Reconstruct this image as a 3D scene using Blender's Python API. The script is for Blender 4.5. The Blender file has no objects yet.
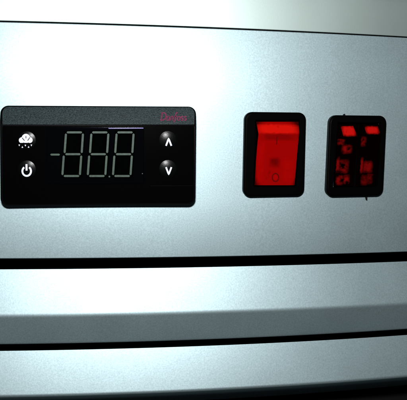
import bpy, bmesh, math, random
from mathutils import Vector, Matrix

random.seed(7)
S = bpy.context.scene
COL = S.collection
MM = 0.001

# ------------------------------------------------------------------ camera
CAM = Vector((-0.03042, -0.21894, 0.01326))
YAW, PITCH, ROLL, FPX = 0.15912, -0.08407, 0.01031, 650.0
fw = Vector((math.sin(YAW)*math.cos(PITCH), math.cos(YAW)*math.cos(PITCH), math.sin(PITCH)))
_r = fw.cross(Vector((0, 0, 1))).normalized()
_u = _r.cross(fw)
RT = _r*math.cos(ROLL) + _u*math.sin(ROLL)
UP = -_r*math.sin(ROLL) + _u*math.cos(ROLL)
cam_d = bpy.data.cameras.new('camera')
cam_d.sensor_fit = 'HORIZONTAL'
cam_d.sensor_width = 36.0
cam_d.lens = FPX/407.0*36.0
cam_d.clip_start = 0.005
cam_d.clip_end = 20.0
cam = bpy.data.objects.new('camera', cam_d)
COL.objects.link(cam)
M = Matrix((RT, UP, -fw)).transposed().to_4x4()
M.translation = CAM
cam.matrix_world = M
S.camera = cam

# ------------------------------------------------------------------ light
w = bpy.data.worlds.new('World')
S.world = w
w.use_nodes = True
w.node_tree.nodes['Background'].inputs[0].default_value = (0.75, 0.9, 1.0, 1)
w.node_tree.nodes['Background'].inputs[1].default_value = 0.012

# the flash of the camera that took the picture: above and a little right of the lens
fl = bpy.data.lights.new('camera_flash', 'AREA')
fl.shape = 'RECTANGLE'
fl.size = 0.026
fl.size_y = 0.014
fl.energy = 0.88
fl.color = (1.0, 1.0, 1.0)
flo = bpy.data.objects.new('camera_flash', fl)
COL.objects.link(flo)
flo.location = CAM + Vector((-0.006, 0.0, 0.062))
flo.rotation_euler = (Vector((0.0, 0.0, 0.0)) - flo.location).to_track_quat('-Z', 'Y').to_euler()

S.view_settings.view_transform = 'Standard'
S.view_settings.look = 'None'
S.view_settings.exposure = 0.0
S.view_settings.gamma = 1.0

# ------------------------------------------------------------------ the curved front: a gentle bow in plan
K, XK = 0.6401, 0.0071
def bow(x): return K*(x - XK)**2
def ray(px, py):
    return (fw*FPX + RT*(px - 203.5) + UP*(200.0 - py)).normalized()
def on_front(px, py, off=0.0):
    """point where the line of sight meets the bowed front, off metres in front of it"""
    d = ray(px, py)
    t = 0.2
    for _ in range(40):
        p = CAM + d*t
        t += (bow(p.x) - off - p.y)/d.y
    return CAM + d*t

# ------------------------------------------------------------------ materials
def new_mat(name):
    m = bpy.data.materials.new(name)
    m.use_nodes = True
    return m, m.node_tree.nodes, m.node_tree.links, m.node_tree.nodes['Principled BSDF']

def plain(name, col, rough=0.5, spec=0.5, metal=0.0, coat=0.0, coat_r=0.05, grain=0.0, gscale=2500, cvar=0.0, tint=None):
    m, N, L, b = new_mat(name)
    b.inputs['Base Color'].default_value = (*col, 1)
    b.inputs['Roughness'].default_value = rough
    b.inputs['Specular IOR Level'].default_value = spec
    b.inputs['Metallic'].default_value = metal
    if tint: b.inputs['Specular Tint'].default_value = (*tint, 1)
    b.inputs['Coat Weight'].default_value = coat
    b.inputs['Coat Roughness'].default_value = coat_r
    if grain or cvar:
        tc = N.new('ShaderNodeTexCoord')
        no = N.new('ShaderNodeTexNoise')
        no.inputs['Scale'].default_value = gscale
        no.inputs['Detail'].default_value = 3.0
        no.inputs['Roughness'].default_value = 0.6
        L.new(tc.outputs['Object'], no.inputs['Vector'])
        if grain:
            bp = N.new('ShaderNodeBump')
            bp.inputs['Strength'].default_value = grain
            bp.inputs['Distance'].default_value = 0.0003
            L.new(no.outputs['Fac'], bp.inputs['Height'])
            L.new(bp.outputs['Normal'], b.inputs['Normal'])
        if cvar:
            rp = N.new('ShaderNodeValToRGB')
            rp.color_ramp.elements[0].position = 0.3
            rp.color_ramp.elements[1].position = 0.7
            rp.color_ramp.elements[0].color = (*[c*(1 - cvar) for c in col], 1)
            rp.color_ramp.elements[1].color = (*[min(1, c*(1 + cvar)) for c in col], 1)
            L.new(no.outputs['Fac'], rp.inputs['Fac'])
            L.new(rp.outputs['Color'], b.inputs['Base Color'])
    return m

def silver(name, col, rough, metal, flake=0.06, bump=0.05):
    """metallic paint: fine flake in colour and relief, faint cloudy wear in the gloss"""
    m, N, L, b = new_mat(name)
    tc = N.new('ShaderNodeTexCoord')
    fine = N.new('ShaderNodeTexNoise'); fine.inputs['Scale'].default_value = 2100; fine.inputs['Detail'].default_value = 3
    fine.inputs['Roughness'].default_value = 0.65
    big = N.new('ShaderNodeTexNoise'); big.inputs['Scale'].default_value = 45; big.inputs['Detail'].default_value = 4
    for n in (fine, big): L.new(tc.outputs['Object'], n.inputs['Vector'])
    rp = N.new('ShaderNodeValToRGB')
    rp.color_ramp.elements[0].position = 0.32; rp.color_ramp.elements[1].position = 0.68
    rp.color_ramp.elements[0].color = (*[c*(1 - flake) for c in col], 1)
    rp.color_ramp.elements[1].color = (*[c*(1 + flake) for c in col], 1)
    L.new(fine.outputs['Fac'], rp.inputs['Fac'])
    L.new(rp.outputs['Color'], b.inputs['Base Color'])
    mr = N.new('ShaderNodeMapRange')
    mr.inputs['To Min'].default_value = rough - 0.06; mr.inputs['To Max'].default_value = rough + 0.06
    L.new(big.outputs['Fac'], mr.inputs['Value'])
    L.new(mr.outputs['Result'], b.inputs['Roughness'])
    bp = N.new('ShaderNodeBump'); bp.inputs['Strength'].default_value = bump; bp.inputs['Distance'].default_value = 0.0003
    L.new(fine.outputs['Fac'], bp.inputs['Height'])
    L.new(bp.outputs['Normal'], b.inputs['Normal'])
    b.inputs['Metallic'].default_value = metal
    return m

MAT = dict(
    silver=silver('silver_paint', (0.412, 0.53, 0.558), 0.57, 0.86, flake=0.12, bump=0.04),
    cover=silver('cover_paint', (0.44, 0.53, 0.505), 0.55, 0.86, flake=0.015, bump=0.015),
    void=plain('dark_interior', (0.006, 0.006, 0.007), 0.9, 0.1),
    housing=plain('black_plastic', (0.0010, 0.0010, 0.0012), 0.35, 0.03, grain=0.05, gscale=3000),
    grip=plain('textured_black_plastic', (0.012, 0.021, 0.023), 0.40, 0.17, grain=0.22, gscale=2600, cvar=0.95),
    plate=plain('gloss_black_plate', (0.0006, 0.0006, 0.0008), 0.10, 0.2),
    window=plain('smoked_display_lens', (0.0006, 0.0008, 0.0008), 0.07, 0.45, tint=(0.55, 0.45, 1.0)),
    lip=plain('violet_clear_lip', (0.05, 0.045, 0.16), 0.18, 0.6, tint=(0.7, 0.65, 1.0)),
    digit=plain('digit_backing', (0.0005, 0.0006, 0.0006), 0.2, 0.0),
    segment=plain('unlit_segment', (0.036, 0.060, 0.046), 0.5, 0.2, cvar=0.25, gscale=1500),
    button=plain('button_plastic', (0.001, 0.0013, 0.0013), 0.25, 0.10, grain=0.05, gscale=2600),
    icon=plain('white_print', (0.62, 0.65, 0.74), 0.5, 0.3, cvar=0.06, gscale=2500),
    icon_dark=plain('black_print', (0.02, 0.025, 0.03), 0.6, 0.2),
    logo=plain('magenta_red_print', (0.125, 0.018, 0.048), 0.6, 0.1, cvar=0.5, gscale=1800),
    frame=plain('switch_frame_plastic', (0.0008, 0.0008, 0.0008), 0.4, 0.015, grain=0.03, gscale=2500),
    red_mark=plain('moulded_mark', (0.085, 0.001, 0.001), 0.4, 0.03),
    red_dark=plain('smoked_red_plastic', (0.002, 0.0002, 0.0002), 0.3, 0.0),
    rubber=plain('black_rubber', (0.004, 0.004, 0.004), 0.7, 0.1),
)

def blotchy(name, base, layers, warp=0.0009, rough=0.3):
    """translucent red plastic; soft patches for inner parts showing through and for painted light and shade.
    layers: (colour, softness, noise threshold, noise scale, [(u, v, ru, rv, strength), ...]) laid over base in turn"""
    m, N, L, b = new_mat(name)
    b.inputs['Roughness'].default_value = rough
    b.inputs['Specular IOR Level'].default_value = 0.0
    tc = N.new('ShaderNodeTexCoord')
    wob = N.new('ShaderNodeTexNoise'); wob.inputs['Scale'].default_value = 1100; wob.inputs['Detail'].default_value = 1
    L.new(tc.outputs['Object'], wob.inputs['Vector'])
    va = N.new('ShaderNodeVectorMath'); va.operation = 'MULTIPLY_ADD'
    L.new(wob.outputs['Color'], va.inputs[0]); va.inputs[1].default_value = (warp,)*3
    vs = N.new('ShaderNodeVectorMath'); vs.operation = 'SUBTRACT'; vs.inputs[1].default_value = (warp/2,)*3
    L.new(tc.outputs['Object'], vs.inputs[0]); L.new(vs.outputs[0], va.inputs[2])
    sep = N.new('ShaderNodeSeparateXYZ'); L.new(va.outputs[0], sep.inputs[0])
    def mth(op, a, c=None, clamp=False):
        n = N.new('ShaderNodeMath'); n.operation = op; n.use_clamp = clamp
        for i, q in enumerate((a, c)):
            if q is None: continue
            if isinstance(q, (int, float)): n.inputs[i].default_value = q
            else: L.new(q, n.inputs[i])
        return n.outputs[0]
    cur = None
    for col, soft, nmin, nsc, spots in layers:
        no = N.new('ShaderNodeTexNoise'); no.inputs['Scale'].default_value = nsc; no.inputs['Detail'].default_value = 2
        L.new(tc.outputs['Object'], no.inputs['Vector'])
        total = None
        for u, v, ru, rv, st in spots:
            a = mth('POWER', mth('ABSOLUTE', mth('DIVIDE', mth('SUBTRACT', sep.outputs[0], u), ru)), 4.0)
            c = mth('POWER', mth('ABSOLUTE', mth('DIVIDE', mth('SUBTRACT', sep.outputs[1], v), rv)), 4.0)
            d = mth('POWER', mth('ADD', a, c), 0.25)
            g = mth('MULTIPLY', mth('DIVIDE', mth('SUBTRACT', 1.0 + soft*0.5, d), soft, True), st)
            total = g if total is None else mth('MAXIMUM', total, g)
        mr = N.new('ShaderNodeMapRange'); mr.inputs['From Min'].default_value = nmin; mr.inputs['From Max'].default_value = nmin + 0.24
        L.new(no.outputs['Fac'], mr.inputs['Value'])
        fac = mth('MULTIPLY', total, mr.outputs['Result'], True)
        mx = N.new('ShaderNodeMix'); mx.data_type = 'RGBA'
        if cur is None: mx.inputs['A'].default_value = (*base, 1)
        else: L.new(cur, mx.inputs['A'])
        mx.inputs['B'].default_value = (*col, 1)
        L.new(fac, mx.inputs['Factor'])
        cur = mx.outputs['Result']
    L.new(cur, b.inputs['Base Color'])
    return m

# ------------------------------------------------------------------ mesh helpers
def link(name, me, mat, parent=None):
    me.materials.append(MAT[mat])
    o = bpy.data.objects.new(name, me)
    COL.objects.link(o)
    o.parent = parent
    return o
def from_bm(name, bm, mat, parent=None, smooth=False):
    bmesh.ops.recalc_face_normals(bm, faces=bm.faces)
    me = bpy.data.meshes.new(name)
    bm.to_mesh(me); bm.free()
    if smooth:
        for p in me.polygons: p.use_smooth = True
        if smooth != True: me.set_sharp_from_angle(angle=math.radians(smooth))
    return link(name, me, mat, parent)
def tag(o, label, cat, group=None):
    o['label'] = label; o['category'] = cat
    if group: o['group'] = group
def empty(name, mw):
    o = bpy.data.objects.new(name, None)
    o.empty_display_size = 0.01
    COL.objects.link(o)
    o.matrix_world = mw
    return o

class Seat:
    """a flat mounting plane touching the bowed front; local u right, v up, w towards the viewer"""
    def __init__(self, px, py, lift=0.0):
        p = on_front(px, py)
        t = Vector((1, 2*K*(p.x - XK), 0)).normalized()
        n = Vector((t.y, -t.x, 0))
        self.O = p + n*lift; self.U = t; self.V = Vector((0, 0, 1)); self.W = n
        self.mw = Matrix((t, self.V, n)).transposed().to_4x4()
        self.mw.translation = self.O
    def uv(self, px, py, w=0.0):
        d = ray(px, py)
        t = ((self.O + self.W*w - CAM).dot(self.W))/d.dot(self.W)
        q = CAM + d*t - self.O
        return (q.dot(self.U), q.dot(self.V))

def prism(poly, w0, w1, bevel=0.0, seg=3):
    """poly (u,v) extruded from w0 to w1 (front), front rim bevelled"""
    bm = bmesh.new()
    vs = [bm.verts.new((p[0], p[1], w0)) for p in poly]
    f = bm.faces.new(vs)
    r = bmesh.ops.extrude_face_region(bm, geom=[f])
    top = [v for v in r['geom'] if isinstance(v, bmesh.types.BMVert)]
    for v in top: v.co.z = w1
    if bevel:
        ts = set(top)
        ed = [e for e in bm.edges if e.verts[0] in ts and e.verts[1] in ts]
        bmesh.ops.bevel(bm, geom=ed, offset=bevel, segments=seg, profile=0.5, affect='EDGES', clamp_overlap=True)
    return bm
def round_poly(corners, r, n=6):
    """round the corners of a convex polygon (counter-clockwise)"""
    out = []
    m = len(corners)
    for i in range(m):
        a, b, c = (Vector(corners[j % m]) for j in (i - 1, i, i + 1))
        d1, d2 = (a - b).normalized(), (c - b).normalized()
        ang = d1.angle(d2)
        t = r/math.tan(ang/2)
        bis = (d1 + d2).normalized()
        cen = b + bis*(r/math.sin(ang/2))
        p1, p2 = b + d1*t, b + d2*t
        a1 = math.atan2(*(p1 - cen).yx); a2 = math.atan2(*(p2 - cen).yx)
        da = (a2 - a1 + math.pi) % (2*math.pi) - math.pi
        for k in range(n + 1):
            th = a1 + da*k/n
            out.append((cen.x + r*math.cos(th), cen.y + r*math.sin(th)))
    return out
def ribbon(bm, pts, width, zf, thick=0.00004, closed=False):
    """a flat stroke along pts (u,v); zf(u,v) gives the height of the surface it is printed on"""
    n = len(pts)
    P = [Vector(p) for p in pts]
    L, R = [], []
    for i in range(n):
        if closed: d = P[(i + 1) % n] - P[i - 1]
        else: d = P[min(i + 1, n - 1)] - P[max(i - 1, 0)]
        d.normalize()
        nn = Vector((-d.y, d.x))*width/2
        for arr, s in ((L, 1), (R, -1)):
            q = P[i] + nn*s
            arr.append(bm.verts.new((q.x, q.y, zf(q.x, q.y) + thick)))
    for i in range(n if closed else n - 1):
        j = (i + 1) % n
        bm.faces.new((L[i], R[i], R[j], L[j]))
def subdiv(pts, n=6):
    out = []
    for a, b in zip(pts, pts[1:]):
        for k in range(n): out.append((a[0] + (b[0] - a[0])*k/n, a[1] + (b[1] - a[1])*k/n))
    out.append(pts[-1])
    return out

# ------------------------------------------------------------------ appliance front (the setting of the close-up)
X0, X1 = -0.150, 0.190
Z = lambda py, off=0.0: on_front(200, py, off).z
root = empty('appliance_front', Matrix.Translation((0.02, 0.03, -0.12)))
tag(root, 'silver metallic appliance front with slatted grille carrying the controller and switches', 'appliance front')

def sweep(name, prof, mat, xs=None, thick=0.0012, bevel=0.0):
    """sweep a (z, off) profile along the bowed front; off is the distance towards the viewer"""
    xs = xs or [X0 + (X1 - X0)*i/68 for i in range(69)]
    bm = bmesh.new()
    # round the outer corners of the profile
    rows = []
    for x in xs:
        rows.append([bm.verts.new((x, bow(x) - off, z)) for z, off in prof])
    for a, b in zip(rows, rows[1:]):
        for i in range(len(prof) - 1):
            bm.faces.new((a[i], b[i], b[i + 1], a[i + 1]))
    o = from_bm(name, bm, mat, None, smooth=25)
    o.parent = root
    o.matrix_parent_inverse = root.matrix_world.inverted()
    return o
def fillet(prof, r, n=5):
    """round the inner corners of an open profile"""
    out = [prof[0]]
    for a, b, c in zip(prof, prof[1:], prof[2:]):
        A, B, C = Vector(a), Vector(b), Vector(c)
        rr = min(r, (A - B).length*0.45, (C - B).length*0.45)
        p, q = B + (A - B).normalized()*rr, B + (C - B).normalized()*rr
        for k in range(n + 1):
            t = k/n
            v = p*(1 - t)**2 + B*2*t*(1 - t) + q*t**2
            out.append((v.x, v.y))
    out.append(prof[-1])
    return out

# seats of the three fittings (needed for the cut-outs in the panel)
SC = Seat(98, 157, 0.0)
S1 = Seat(274.5, 154.5, 0.0)
S2 = Seat(356, 156, 0.0)

# control panel: bowed sheet with three real cut-outs and folded top and bottom edges
zt, zb = Z(28.0), Z(256.9)
holes = []
for s, (hw, hh) in ((SC, (0.0305, 0.0145)), (S1, (0.0088, 0.0125)), (S2, (0.0083, 0.0120))):
    holes.append((s.O.x - hw, s.O.x + hw, s.O.z - hh, s.O.z + hh))
xb = sorted(set([X0 + (X1 - X0)*i/68 for i in range(69)] + [h[i] for h in holes for i in (0, 1)]))
zrows = sorted(set([zt - 0.0003, zb + 0.0003] + [h[i] for h in holes for i in (2, 3)]))
bm = bmesh.new()
grid = {}
def gv(i, j):
    if (i, j) not in grid: grid[(i, j)] = bm.verts.new((xb[i], bow(xb[i]), zrows[j]))
    return grid[(i, j)]
for i in range(len(xb) - 1):
    for j in range(len(zrows) - 1):
        cx, cz = (xb[i] + xb[i + 1])/2, (zrows[j] + zrows[j + 1])/2
        if any(h[0] < cx < h[1] and h[2] < cz < h[3] for h in holes): continue
        bm.faces.new((gv(i, j), gv(i + 1, j), gv(i + 1, j + 1), gv(i, j + 1)))
# folded edges
def fold(j, sgn, z_end, depth):
    prof = [(sgn*0.0003*math.sin(a), 0.0003*(1 - math.cos(a))) for a in (0.4, 0.8, 1.2, math.pi/2)]
    prof = [(dz, dy) for dz, dy in prof] + [(sgn*0.0003, depth)]
    last = [gv(i, j) for i in range(len(xb))]
    for dz, dy in prof:
        row = [bm.verts.new((xb[i], bow(xb[i]) + dy, zrows[j] + dz)) for i in range(len(xb))]
        for i in range(len(xb) - 1):
            bm.faces.new((last[i], last[i + 1], row[i + 1], row[i]))
        last = row
fold(len(zrows) - 1, 1, zt, 0.010)
fold(0, -1, zb, 0.012)
o = from_bm('control_panel', bm, 'silver', None, smooth=25)
o.parent = root; o.matrix_parent_inverse = root.matrix_world.inverted()

# cover above the seam
zc = Z(27.0)
sweep('top_cover', fillet([(zc + 0.0002, -0.0010), (zc, 0.0), (zc + 0.012, -0.0001), (zc + 0.045, -0.003)], 0.0003), 'cover')

# grille slats: lap profile, upper face tilted to the light, lower face turned under
FWD = 0.0042
def slat(z_top, z_mid, z_bot, tuck=0.0050, back=-0.0005):
    prof = [(z_top - 0.0030, back - 0.0022), (z_top - 0.0006, back - 0.0012), (z_top, back), (z_mid, back + FWD), (z_bot, back + FWD - tuck), (z_bot - 0.0002, back + FWD - tuck - 0.010)]
    return sweep('grille_slat', prof[:2] + fillet(prof[2:], 0.0009), 'silver')
s1 = (Z(267.5, 0.0), Z(312.9, FWD), Z(340.2, -0.0013))
s2 = (Z(346.5, 0.0), Z(391.2, FWD), 0)
pitch = s2[0] - s1[0]
slat(*s1)
slat(s2[0], s2[1], s1[2] + pitch + 0.0015, 0.0165)
slat(s2[0] + pitch - 0.0010, s2[1] + pitch - 0.0010, s1[2] + 2*pitch + 0.0005, 0.0165)
# dark hollow behind the gaps
sweep('grille_backing', [(zc + 0.044, -0.022), (s1[2] + 2*pitch - 0.004, -0.022)], 'void')

# ------------------------------------------------------------------ temperature controller
ctl = empty('temperature_controller', SC.mw)
tag(ctl, 'black digital temperature controller with three-digit display and four round buttons', 'controller')
WF = 3.2*MM                       # front face
c = SC
cor = [c.uv(1.1, 205.8, WF*0.6), c.uv(195.2, 204.4, WF*0.6), c.uv(195.9, 106.6, WF*0.3), c.uv(0.9, 105.6, WF*0.3)]
outl = round_poly(cor, 2.5*MM, 8)
vb = c.uv(98, 125.2, WF)[1]       # where the sloped grip begins
vtop = c.uv(98, 106.6, 1.0*MM)[1]
bm = prism(outl, 0.9*MM*0 - 0.0009, WF, 0.35*MM, 3)
# slice the sloped grip off the top
slope = math.atan2(WF - 1.0*MM, vtop - vb)
pn = Vector((0, math.sin(slope), math.cos(slope)))
r = bmesh.ops.bisect_plane(bm, geom=bm.verts[:] + bm.edges[:] + bm.faces[:], plane_co=(0, vb, WF), plane_no=pn, clear_outer=True)
ed = [g for g in r['geom_cut'] if isinstance(g, bmesh.types.BMEdge)]
bmesh.ops.holes_fill(bm, edges=ed, sides=0)
from_bm('housing', bm, 'housing', ctl)
# rear body through the cut-out
bm = prism([(-.0300, -.0140), (.0300, -.0140), (.0300, .0140), (-.0300, .0140)], -0.018, -0.0010)
from_bm('rear_body', bm, 'housing', ctl)
# grip strip on the slope
def slope_w(v): return WF - (v - vb)*math.tan(slope)
def slope_px(px, py):
    w_ = 2*MM
    for _ in range(12):
        u, v = c.uv(px, py, w_); w_ = slope_w(v)
    return u, v
gc = [slope_px(2.6, 124.6), slope_px(194.2, 124.6), slope_px(194.6, 107.6), slope_px(2.4, 106.9)]
gp = round_poly([gc[0], gc[1], gc[2], gc[3]], 0.25*MM, 2)
gtl = round_poly(gc, 2.0*MM, 6)
gp = gp[:6] + gtl[14:]
bm = bmesh.new()
vs = [bm.verts.new((p[0], p[1], slope_w(p[1]) + 0.02*MM)) for p in gp]
f = bm.faces.new(vs)
r = bmesh.ops.extrude_face_region(bm, geom=[f])
for v in [g for g in r['geom'] if isinstance(g, bmesh.types.BMVert)]: v.co += pn*0.10*MM
grip = from_bm('grip_strip', bm, 'grip', ctl)

# front plate
pc = [c.uv(2.6, 204.4, WF), c.uv(193.8, 203.0, WF), c.uv(194.0, 126.0, WF), c.uv(2.4, 126.0, WF)]
pp = round_poly(pc, 0.3*MM, 2)[:]
pr = round_poly(pc, 1.9*MM, 6)
pp = pr[:14] + pp[6:]
from_bm('front_plate', prism(pp, WF + 0.01*MM, WF + 0.14*MM, 0.06*MM, 2), 'plate', ctl)
WP = WF + 0.14*MM
# service flap seam across the lower right
a, b = c.uv(150, 185.9, WP), c.uv(193.2, 185.7, WP)
bm = prism([(a[0], a[1] - .00012), (b[0], b[1] - .00012), (b[0], b[1] + .00012), (a[0], a[1] + .00012)], WP - .00001, WP + .00008, 0.00006, 2)
from_bm('cover_seam', bm, 'housing', ctl)
# display lens
wc = [c.uv(46.8, 184.5, WP), c.uv(143.6, 184.0, WP), c.uv(144.2, 127.3, WP), c.uv(46.6, 127.3, WP)]
from_bm('display_window', prism(round_poly(wc, 0.35*MM, 3), WP - .00002, WP + 0.30*MM, 0.22*MM, 5), 'window', ctl, smooth=False)
WW = WP + 0.30*MM

# added violet strip standing in for the flash glint on the lens edge
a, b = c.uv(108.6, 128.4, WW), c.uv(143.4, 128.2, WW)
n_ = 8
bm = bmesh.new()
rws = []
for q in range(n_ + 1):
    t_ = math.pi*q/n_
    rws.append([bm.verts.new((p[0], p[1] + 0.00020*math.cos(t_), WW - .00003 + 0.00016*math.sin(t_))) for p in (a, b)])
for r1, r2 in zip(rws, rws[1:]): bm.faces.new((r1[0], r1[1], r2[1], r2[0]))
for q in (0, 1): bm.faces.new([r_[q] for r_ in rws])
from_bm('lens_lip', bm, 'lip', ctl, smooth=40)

# digits: traced in pixel coordinates on the lens
def bar(p, q, wd, parent, name='segment'):
    P, Q = Vector(c.uv(*p, WW)), Vector(c.uv(*q, WW))
    d = (Q - P).normalized(); n = Vector((-d.y, d.x))*wd/2
    k = d*wd*0.45
    poly = [P - n + k, Q - n - k, Q, Q + n - k, P + n + k, P]
    poly = [(t.x, t.y) for t in poly]
    return from_bm(name, prism(poly, WW + .00003, WW + .00006), 'segment', parent)
def digit(dx):
    t = 132.4, 154.2, 176.0
    bc = [c.uv(61.0 + dx, 178.2, WW), c.uv(82.4 + dx, 178.2, WW), c.uv(85.0 + dx, 130.3, WW), c.uv(64.2 + dx, 130.3, WW)]
    d = from_bm('digit', prism(round_poly(bc, .0003, 2), WW - .00001, WW + .00002), 'digit', ctl)
    sw = 0.66*MM
    bar((66.6 + dx, t[0]), (82.2 + dx, t[0]), sw, d)
    bar((65.2 + dx, t[1]), (80.7 + dx, t[1]), sw, d)
    bar((63.6 + dx, t[2]), (79.4 + dx, t[2]), sw, d)
    bar((66.0 + dx, 133.4), (64.6 + dx, 153.2), sw, d)
    bar((83.0 + dx, 133.4), (81.7 + dx, 153.2), sw, d)
    bar((63.8 + dx, 155.4), (62.4 + dx, 175.2), sw, d)
    bar((81.3 + dx, 155.4), (79.9 + dx, 175.2), sw, d)
for dx in (0, 25.4, 50.6): digit(dx)
bar((50.2, 154.6), (60.0, 154.6), 0.6*MM, ctl, 'minus_sign')
for x, y, rr in ((109.4, 176.6, .00028), (142.4, 173.6, .00018)):
    q = c.uv(x, y, WW)
    poly = [(q[0] + rr*math.cos(k*math.pi/5), q[1] + rr*math.sin(k*math.pi/5)) for k in range(10)]
    from_bm('decimal_point', prism(poly, WW + .00001, WW + .00005), 'segment', ctl)

# round domed buttons
RB, HB = 2.90*MM, 0.34*MM
RS = (RB*RB + HB*HB)/(2*HB)
def dome_h(r): return WP - 0.00002 + math.sqrt(max(RS*RS - min(r, RB)**2, 0)) - (RS - HB)
def button(px, py):
    u0, v0 = c.uv(px, py, WP + 0.0006)
    bm = bmesh.new()
    rings = []
    for k in range(1, 13):
        rr = RB*k/12
        rings.append([bm.verts.new((rr*math.cos(a*math.pi/20), rr*math.sin(a*math.pi/20), dome_h(rr))) for a in range(40)])
    top = bm.verts.new((0, 0, dome_h(0)))
    for a in range(40):
        bm.faces.new((top, rings[0][a], rings[0][(a + 1) % 40]))
        for r1, r2 in zip(rings, rings[1:]):
            bm.faces.new((r1[a], r2[a], r2[(a + 1) % 40], r1[(a + 1) % 40]))
    o = from_bm('button', bm, 'button', ctl, smooth=True)
    o.location = (u0, v0, 0)
    def loc(x, y):           # pixel -> button-local (u, v) on the dome
        ww = WP + HB
        for _ in range(6):
            u, v = c.uv(x, y, ww)
            u -= u0; v -= v0
            ww = dome_h(math.hypot(u, v))
        return u, v
    return o, loc
zd = lambda u, v: dome_h(math.hypot(u, v))
def icon_strokes(name, parent, strokes, wd, mat='icon', thick=.00004, closed=False):
    bm = bmesh.new()
    for s in strokes: ribbon(bm, s, wd, zd, thick, closed)
    return from_bm(name, bm, mat, parent)

o, loc = button(168.0, 139.6)
icon_strokes('up_arrow_icon', o, [subdiv([loc(166.0, 145.8), loc(168.6, 138.6), loc(171.4, 145.8)], 8)], .00056)
o['label'] = 'button with white up arrow'
o, loc = button(168.0, 168.6)
icon_strokes('down_arrow_icon', o, [subdiv([loc(166.0, 167.2), loc(168.7, 174.4), loc(171.4, 167.2)], 8)], .00056)
o['label'] = 'button with white down arrow'
o, loc = button(26.6, 169.3)
ctr = (26.7, 171.2)
arc = [loc(ctr[0] + 4.3*math.sin(t), ctr[1] - 4.7*math.cos(t)) for t in [0.62 + (2*math.pi - 1.24)*k/36 for k in range(37)]]
icon_strokes('power_icon', o, [arc, subdiv([loc(26.5, 164.2), loc(26.6, 170.6)], 6)], .00060)
o['label'] = 'button with white power symbol'
o, loc = button(26.6, 140.2)
# cloud: union outline of puffs, filled in rings so that it follows the dome
cc = (26.0, 139.6)
puffs = [(21.8, 140.3, 3.0), (25.9, 138.0, 4.2), (29.8, 140.1, 2.9), (26.0, 141.0, 2.6)]
def cloud_r(a):
    best = 0.5
    for k in range(120):
        rr = k*0.09
        x, y = cc[0] + rr*math.cos(a), cc[1] - rr*math.sin(a)
        if y < 142.9 and any((x - p[0])**2 + (y - p[1])**2 < p[2]**2 for p in puffs): best = rr
    return best
bm = bmesh.new()
rows = []
NA = 60
rad = [cloud_r(2*math.pi*k/NA) for k in range(NA)]
for q in (0.25, 0.5, 0.75, 1.0):
    row = []
    for k in range(NA):
        a_ = 2*math.pi*k/NA
        u, v = loc(cc[0] + rad[k]*q*math.cos(a_), cc[1] - rad[k]*q*math.sin(a_))
        row.append(bm.verts.new((u, v, zd(u, v) + .00004)))
    rows.append(row)
u, v = loc(*cc)
top = bm.verts.new((u, v, zd(u, v) + .00004))
for k in range(NA):
    bm.faces.new((top, rows[0][k], rows[0][(k + 1) % NA]))
    for r1, r2 in zip(rows, rows[1:]): bm.faces.new((r1[k], r2[k], r2[(k + 1) % NA], r1[(k + 1) % NA]))
from_bm('cloud_icon', bm, 'icon', o)
icon_strokes('cloud_arrows', o, [subdiv([loc(22.3, 137.8), loc(23.4, 139.4), loc(24.6, 140.6)], 3), subdiv([loc(29.8, 137.4), loc(28.6, 139.4), loc(27.6, 140.6)], 3),
                                 subdiv([loc(26.0, 136.0), loc(26.0, 138.4)], 3)], .00026, 'icon_dark', .00008)
bm = bmesh.new()
for x, y, s in ((19.3, 145.4, -1), (22.4, 147.0, 1), (25.4, 145.6, -1), (28.6, 146.9, 1), (31.4, 145.4, -1)):
    tri = [loc(x - 0.8, y + 0.8*s), loc(x + 0.8, y + 0.8*s), loc(x, y - 0.9*s)]
    bm.faces.new([bm.verts.new((t[0], t[1], zd(*t) + .00005)) for t in tri])
from_bm('droplets_icon', bm, 'icon', o)
o['label'] = 'button with white cloud and falling droplets'

# logo lettering, script strokes, on the slope (x in letter units, y up 0..1)
def lerp_arc(cx, cy, rx, ry, a0, a1, n=12):
    return [(cx + rx*math.cos(math.radians(a0 + (a1 - a0)*k/n)), cy + ry*math.sin(math.radians(a0 + (a1 - a0)*k/n))) for k in range(n + 1)]
xh = 0.52
letters = [
    [[(0.12, 0.98), (0.12, 0.02)], [(0.0, 0.95), (0.2, 1.0)] + lerp_arc(0.2, 0.5, 0.52, 0.5, 88, -88) + [(0.0, 0.02)]],            # D
    [lerp_arc(1.02, xh/2, 0.2, xh/2, 40, 320), [(1.2, xh), (1.2, 0.05), (1.3, 0.0)]],                                              # a
    [[(1.4, xh), (1.4, 0.0)], [(1.4, xh*0.6)] + lerp_arc(1.56, xh*0.6, 0.14, xh*0.4, 150, 0) + [(1.70, 0.03), (1.8, 0.0)]],         # n
    [[(1.86, -0.24), (1.96, -0.2), (2.0, 0.0), (2.0, 0.8)] + lerp_arc(2.13, 0.82, 0.13, 0.18, 180, 40), [(1.84, xh), (2.22, xh)]],  # f
    [lerp_arc(2.48, xh/2, 0.19, xh/2, 0, 360, 18)],                                                                                # o
    [lerp_arc(2.94, xh*0.75, 0.14, xh*0.25, 40, 270, 10) + lerp_arc(2.94, xh*0.25, 0.15, xh*0.25, 90, -150, 10)],                  # s
    [lerp_arc(3.38, xh*0.75, 0.14, xh*0.25, 40, 270, 10) + lerp_arc(3.38, xh*0.25, 0.15, xh*0.25, 90, -150, 10)],                  # s
]
bm = bmesh.new()
zs = lambda u, v: slope_w(v) + 0.15*MM
for let in letters:
    for st in let:
        pts = []
        for x, y in st:
            xx = 160.2 + (x + 0.16*y)*7.35
            yy = 120.3 - y*7.6
            pts.append(slope_px(xx, yy))
        ribbon(bm, pts, .00036, zs, .00002)
from_bm('logo_lettering', bm, 'logo', grip)

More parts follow.
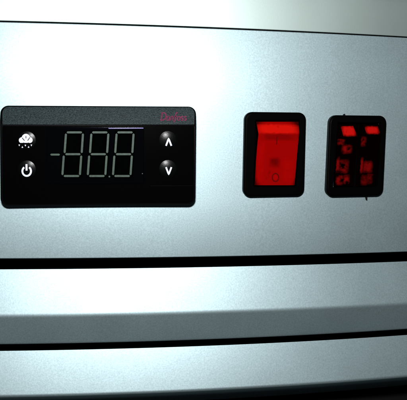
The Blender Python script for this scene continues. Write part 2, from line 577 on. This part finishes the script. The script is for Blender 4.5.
# ------------------------------------------------------------------ rocker switches
def switch_frame(s, name, quad, r, opening, wf, label):
    t = empty(name, s.mw)
    tag(t, label, 'switch', 'rocker switches on the silver panel')
    cor = [s.uv(*q, wf*0.6) for q in quad]
    out = round_poly(cor, r, 8)
    op = [s.uv(*q, wf) for q in opening]
    inn = round_poly(op, 0.0005, 8)
    # ring-shaped bezel with rounded outer edge and a sunken well
    def ring(poly, w_, inset=0.0):
        cu = sum(p[0] for p in poly)/len(poly); cv = sum(p[1] for p in poly)/len(poly)
        hw = max(p[0] for p in poly) - cu; hh = max(p[1] for p in poly) - cv
        return [bm.verts.new((cu + (p[0] - cu)*(1 - inset/hw), cv + (p[1] - cv)*(1 - inset/hh), w_)) for p in poly]
    bm = bmesh.new()
    rs = [ring(out, -0.0009), ring(out, wf - 0.0007)]
    for k in range(1, 6):
        a_ = k/5*math.pi/2
        rs.append(ring(out, wf - 0.0007 + 0.0007*math.sin(a_), 0.0007*(1 - math.cos(a_))))
    rs += [ring(inn, wf), ring(inn, wf - 0.0030)]
    n = len(out)
    for r1, r2 in zip(rs, rs[1:]):
        for k in range(n): bm.faces.new((r1[k], r1[(k + 1) % n], r2[(k + 1) % n], r2[k]))
    bm.faces.new(rs[-1]); bm.faces.new(list(reversed(rs[0])))
    from_bm('bezel', bm, 'frame', t)
    hw, hh = (0.0083, 0.0120) if s is S1 else (0.0078, 0.0115)
    from_bm('rear_body', prism([(-hw, -hh), (hw, -hh), (hw, hh), (-hw, hh)], -0.016, -0.0010), 'frame', t)
    return t
def rocker(s, parent, rows, mat, name='rocker', depth=-0.0008):
    """rows: (left px, right px, y px, height above panel) from bottom to top"""
    bm = bmesh.new()
    lo, hi = [], []
    for xl, xr, y, w_ in rows:
        a_, b_ = s.uv(xl, y, w_), s.uv(xr, y, w_)
        n = 4
        hi.append([bm.verts.new((a_[0] + (b_[0] - a_[0])*k/n, a_[1] + (b_[1] - a_[1])*k/n, w_)) for k in range(n + 1)])
    for r1, r2 in zip(hi, hi[1:]):
        for k in range(4): bm.faces.new((r1[k], r1[k + 1], r2[k + 1], r2[k]))
    # skirts
    edge = hi[0][:] + [r_[-1] for r_ in hi[1:]] + hi[-1][-2::-1] + [r_[0] for r_ in hi[-2:0:-1]]
    low = [bm.verts.new((v.co.x, v.co.y, depth)) for v in edge]
    m = len(edge)
    for k in range(m): bm.faces.new((edge[k], low[k], low[(k + 1) % m], edge[(k + 1) % m]))
    bm.faces.new(low)
    es = [e for e in bm.edges if e.calc_length() > 1e-6 and len(e.link_faces) == 2 and e.calc_face_angle(0) > 0.9 and max(e.verts[0].co.z, e.verts[1].co.z) > depth + 1e-5]
    bmesh.ops.bevel(bm, geom=es, offset=0.00035, segments=4, profile=0.5, affect='EDGES', clamp_overlap=True)
    bm.normal_update()
    bmesh.ops.recalc_face_normals(bm, faces=bm.faces)
    for f in bm.faces: f.material_index = 1 if abs(f.normal.z) < 0.55 else 0  # steep sides get a dark red, shade painted into the plastic
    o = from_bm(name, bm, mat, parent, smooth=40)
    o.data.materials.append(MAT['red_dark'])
    return o
def prof_w(rows):
    def f(y):
        for r1, r2 in zip(rows, rows[1:]):
            if r2[2] <= y <= r1[2]:
                t = (y - r1[2])/(r2[2] - r1[2]); return r1[3] + (r2[3] - r1[3])*t
        return rows[0][3]
    return f
def patch(s, parent, name, pts, hf, mat, lift=.00008):
    """small raised patch on a rocker face, given in pixels"""
    bm = bmesh.new()
    vs = []
    for x, y in pts:
        w_ = hf(y); u, v = s.uv(x, y, w_)
        vs.append((u, v, w_))
    cu = [sum(v[i] for v in vs)/len(vs) for i in range(3)]
    base = [bm.verts.new(v) for v in vs]
    top = [bm.verts.new((cu[0] + (v[0] - cu[0])*0.86, cu[1] + (v[1] - cu[1])*0.86, v[2] + lift)) for v in vs]
    n = len(vs)
    for k in range(n): bm.faces.new((base[k], base[(k + 1) % n], top[(k + 1) % n], top[k]))
    ct = bm.verts.new((cu[0], cu[1], sum(t.co.z for t in top)/n + lift*0.3))
    for k in range(n): bm.faces.new((top[k], top[(k + 1) % n], ct))
    return from_bm(name, bm, mat, parent)
def stroke_px(s, parent, name, strokes, wd, hf, mat, closed=False, lift=.00009):
    bm = bmesh.new()
    for st in strokes:
        P = []
        for x, y in st:
            w_ = hf(y); u, v = s.uv(x, y, w_); P.append((u, v, w_))
        zz = {}
        n = len(P)
        L, R = [], []
        for i in range(n):
            a_ = Vector(P[(i - 1) % n if closed else max(i - 1, 0)]); b_ = Vector(P[(i + 1) % n if closed else min(i + 1, n - 1)])
            d = (b_ - a_).to_2d().normalized(); nn = Vector((-d.y, d.x))*wd/2
            L.append(bm.verts.new((P[i][0] + nn.x, P[i][1] + nn.y, P[i][2] + lift)))
            R.append(bm.verts.new((P[i][0] - nn.x, P[i][1] - nn.y, P[i][2] + lift)))
        for i in range(n if closed else n - 1):
            j = (i + 1) % n
            bm.faces.new((L[i], R[i], R[j], L[j]))
    return from_bm(name, bm, mat, parent)

# --- single bright red rocker
WS = 2.0*MM
t1 = switch_frame(S1, 'rocker_switch', [(242.9, 197.2), (303.9, 196.0), (306.0, 112.6), (244.6, 111.9)], 2.7*MM,
                  [(253.0, 187.2), (296.5, 187.2), (300.0, 119.8), (255.2, 119.8)], WS,
                  'black framed switch with one wide bright red rocker beside the controller')
rows = [(254.6, 294.4, 185.2, 0.6*MM), (255.3, 295.4, 174.0, 0.9*MM), (256.0, 296.6, 160.0, 1.3*MM), (257.3, 298.0, 145.0, 1.8*MM),
        (258.4, 299.0, 134.6, 2.2*MM), (258.3, 299.2, 132.8, 2.2*MM), (257.0, 298.8, 125.5, 1.3*MM), (256.2, 298.2, 121.8, 0.7*MM)]
h0 = prof_w(rows)
def sp(x, y, rx, ry, st): return (*S1.uv(x, y, h0(y)), rx*0.00037, ry*0.00037, st)
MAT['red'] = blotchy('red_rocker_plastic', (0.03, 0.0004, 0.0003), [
    ((0.225, 0.0008, 0.0006), 0.16, 0.10, 300, [sp(277.0, 154.6, 20.6, 32.0, 1.0)]),  # body red stops short of the rim, leaving painted shade along the edges
    ((0.42, 0.004, 0.002), 0.5, 0.16, 420, [sp(277.6, 129.2, 19.0, 4.2, 1.0)]),  # top facet catching the flash, painted as a brighter band
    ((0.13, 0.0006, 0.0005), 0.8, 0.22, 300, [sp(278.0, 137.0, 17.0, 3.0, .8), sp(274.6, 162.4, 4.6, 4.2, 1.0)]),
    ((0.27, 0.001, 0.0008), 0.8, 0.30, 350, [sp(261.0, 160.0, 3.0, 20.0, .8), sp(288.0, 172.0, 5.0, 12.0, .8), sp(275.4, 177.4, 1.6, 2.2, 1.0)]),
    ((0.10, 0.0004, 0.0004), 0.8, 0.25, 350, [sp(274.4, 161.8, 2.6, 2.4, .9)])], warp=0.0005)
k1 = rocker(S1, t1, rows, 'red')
h1 = prof_w(rows)
stroke_px(S1, k1, 'on_mark', [[(276.8, 136.4), (276.7, 140.0), (276.5, 144.4)]], .0004, h1, 'red_mark')
stroke_px(S1, k1, 'off_mark', [[(275.4 + 3.2*math.cos(a*math.pi/12), 177.4 + 4.0*math.sin(a*math.pi/12)) for a in range(24)]], .0004, h1, 'red_mark', closed=True)

# --- dark double rocker
t2 = switch_frame(S2, 'rocker_switch', [(325.6, 197.0), (382.6, 195.8), (386.4, 115.8), (329.3, 115.1)], 2.7*MM,
                  [(333.0, 187.6), (377.6, 187.0), (381.6, 122.4), (337.6, 122.2)], WS,
                  'black framed switch with two narrow smoked red rockers at right end')
def half(xo, bright, blobs, marks):
    rw = [(334.0 + xo, 353.2 + xo, 186.2, 0.6*MM), (335.2 + xo, 354.6 + xo, 170.0, 1.0*MM), (336.6 + xo, 356.2 + xo, 152.0, 1.6*MM),
          (337.6 + xo, 357.4 + xo, 139.0, 2.2*MM), (337.8 + xo, 357.6 + xo, 136.6, 2.2*MM), (338.0 + xo, 357.8 + xo, 124.2, 0.8*MM)]
    h = prof_w(rw)
    px = 0.00037
    spots = [(*S2.uv(b[0], b[1], h(b[1])), b[2]*px, b[3]*px, b[4]) for b in blobs]
    key = 'smoked_red_%d' % round(xo)
    MAT[key] = blotchy(key, (0.0012, 0.0001, 0.0001), [((0.15, 0.002, 0.002), 0.8, 0.32, 520, spots)], warp=0.0007)
    k = rocker(S2, t2, rw, key)
    bx, by = sum(p[0] for p in bright)/4, sum(p[1] for p in bright)/4
    lm = 'red_lens_%d' % round(xo)  # facet brightened by the flash, painted in as a soft red spot
    MAT[lm] = blotchy(lm, (0.004, 0.0002, 0.0002), [((0.40, 0.004, 0.003), 0.55, 0.14, 500, [(*S2.uv(bx, by, h(by)), 6.3*px, (bright[0][1] - bright[2][1])*0.36*px, 1.0)])], warp=0.0007)
    patch(S2, k, 'lens', bright, h, lm, .00009)  # raised patch with the flash-lit top facet painted on, no real lens
    return k
random.seed(11)
half(0.0, [(343.2, 137.2), (358.0, 136.8), (353.6, 124.9), (340.0, 124.7)],
     [(340.6, 142.0, 3.4, 2.4, .8), (346.8, 149.2, 4.2, 3.4, 1.0), (337.8, 165.6, 1.3, 6.4, 1.0), (343.4, 166.4, 4.4, 5.2, 1.0),
      (339.4, 180.2, 3.0, 3.8, 1.0), (346.4, 179.4, 2.8, 3.6, 1.0)], None)
half(23.4, [(367.0, 134.8), (381.0, 134.8), (377.6, 126.0), (363.4, 125.0)],
     [(363.6, 141.6, 2.4, 3.6, .7), (361.6, 165.6, 1.2, 6.0, .9), (367.6, 167.0, 4.2, 4.6, .9), (364.2, 180.2, 3.0, 4.0, .55), (369.6, 178.8, 2.8, 4.0, .55)], None)
# torn gasket ends that stick out above and below the double switch
for pts in ([(343.0, 116.0), (343.6, 114.2), (344.8, 113.8), (345.4, 116.0)], [(365.2, 195.6), (366.2, 200.0), (367.1, 200.2), (367.2, 195.6)]):
    q = [S2.uv(x, y, 0.0004) for x, y in pts]
    if (q[1][0] - q[0][0])*(q[2][1] - q[1][1]) - (q[1][1] - q[0][1])*(q[2][0] - q[1][0]) < 0: q.reverse()
    from_bm('gasket_end', prism(q, -0.0001, 0.0007, 0.0001, 2), 'rubber', t2)
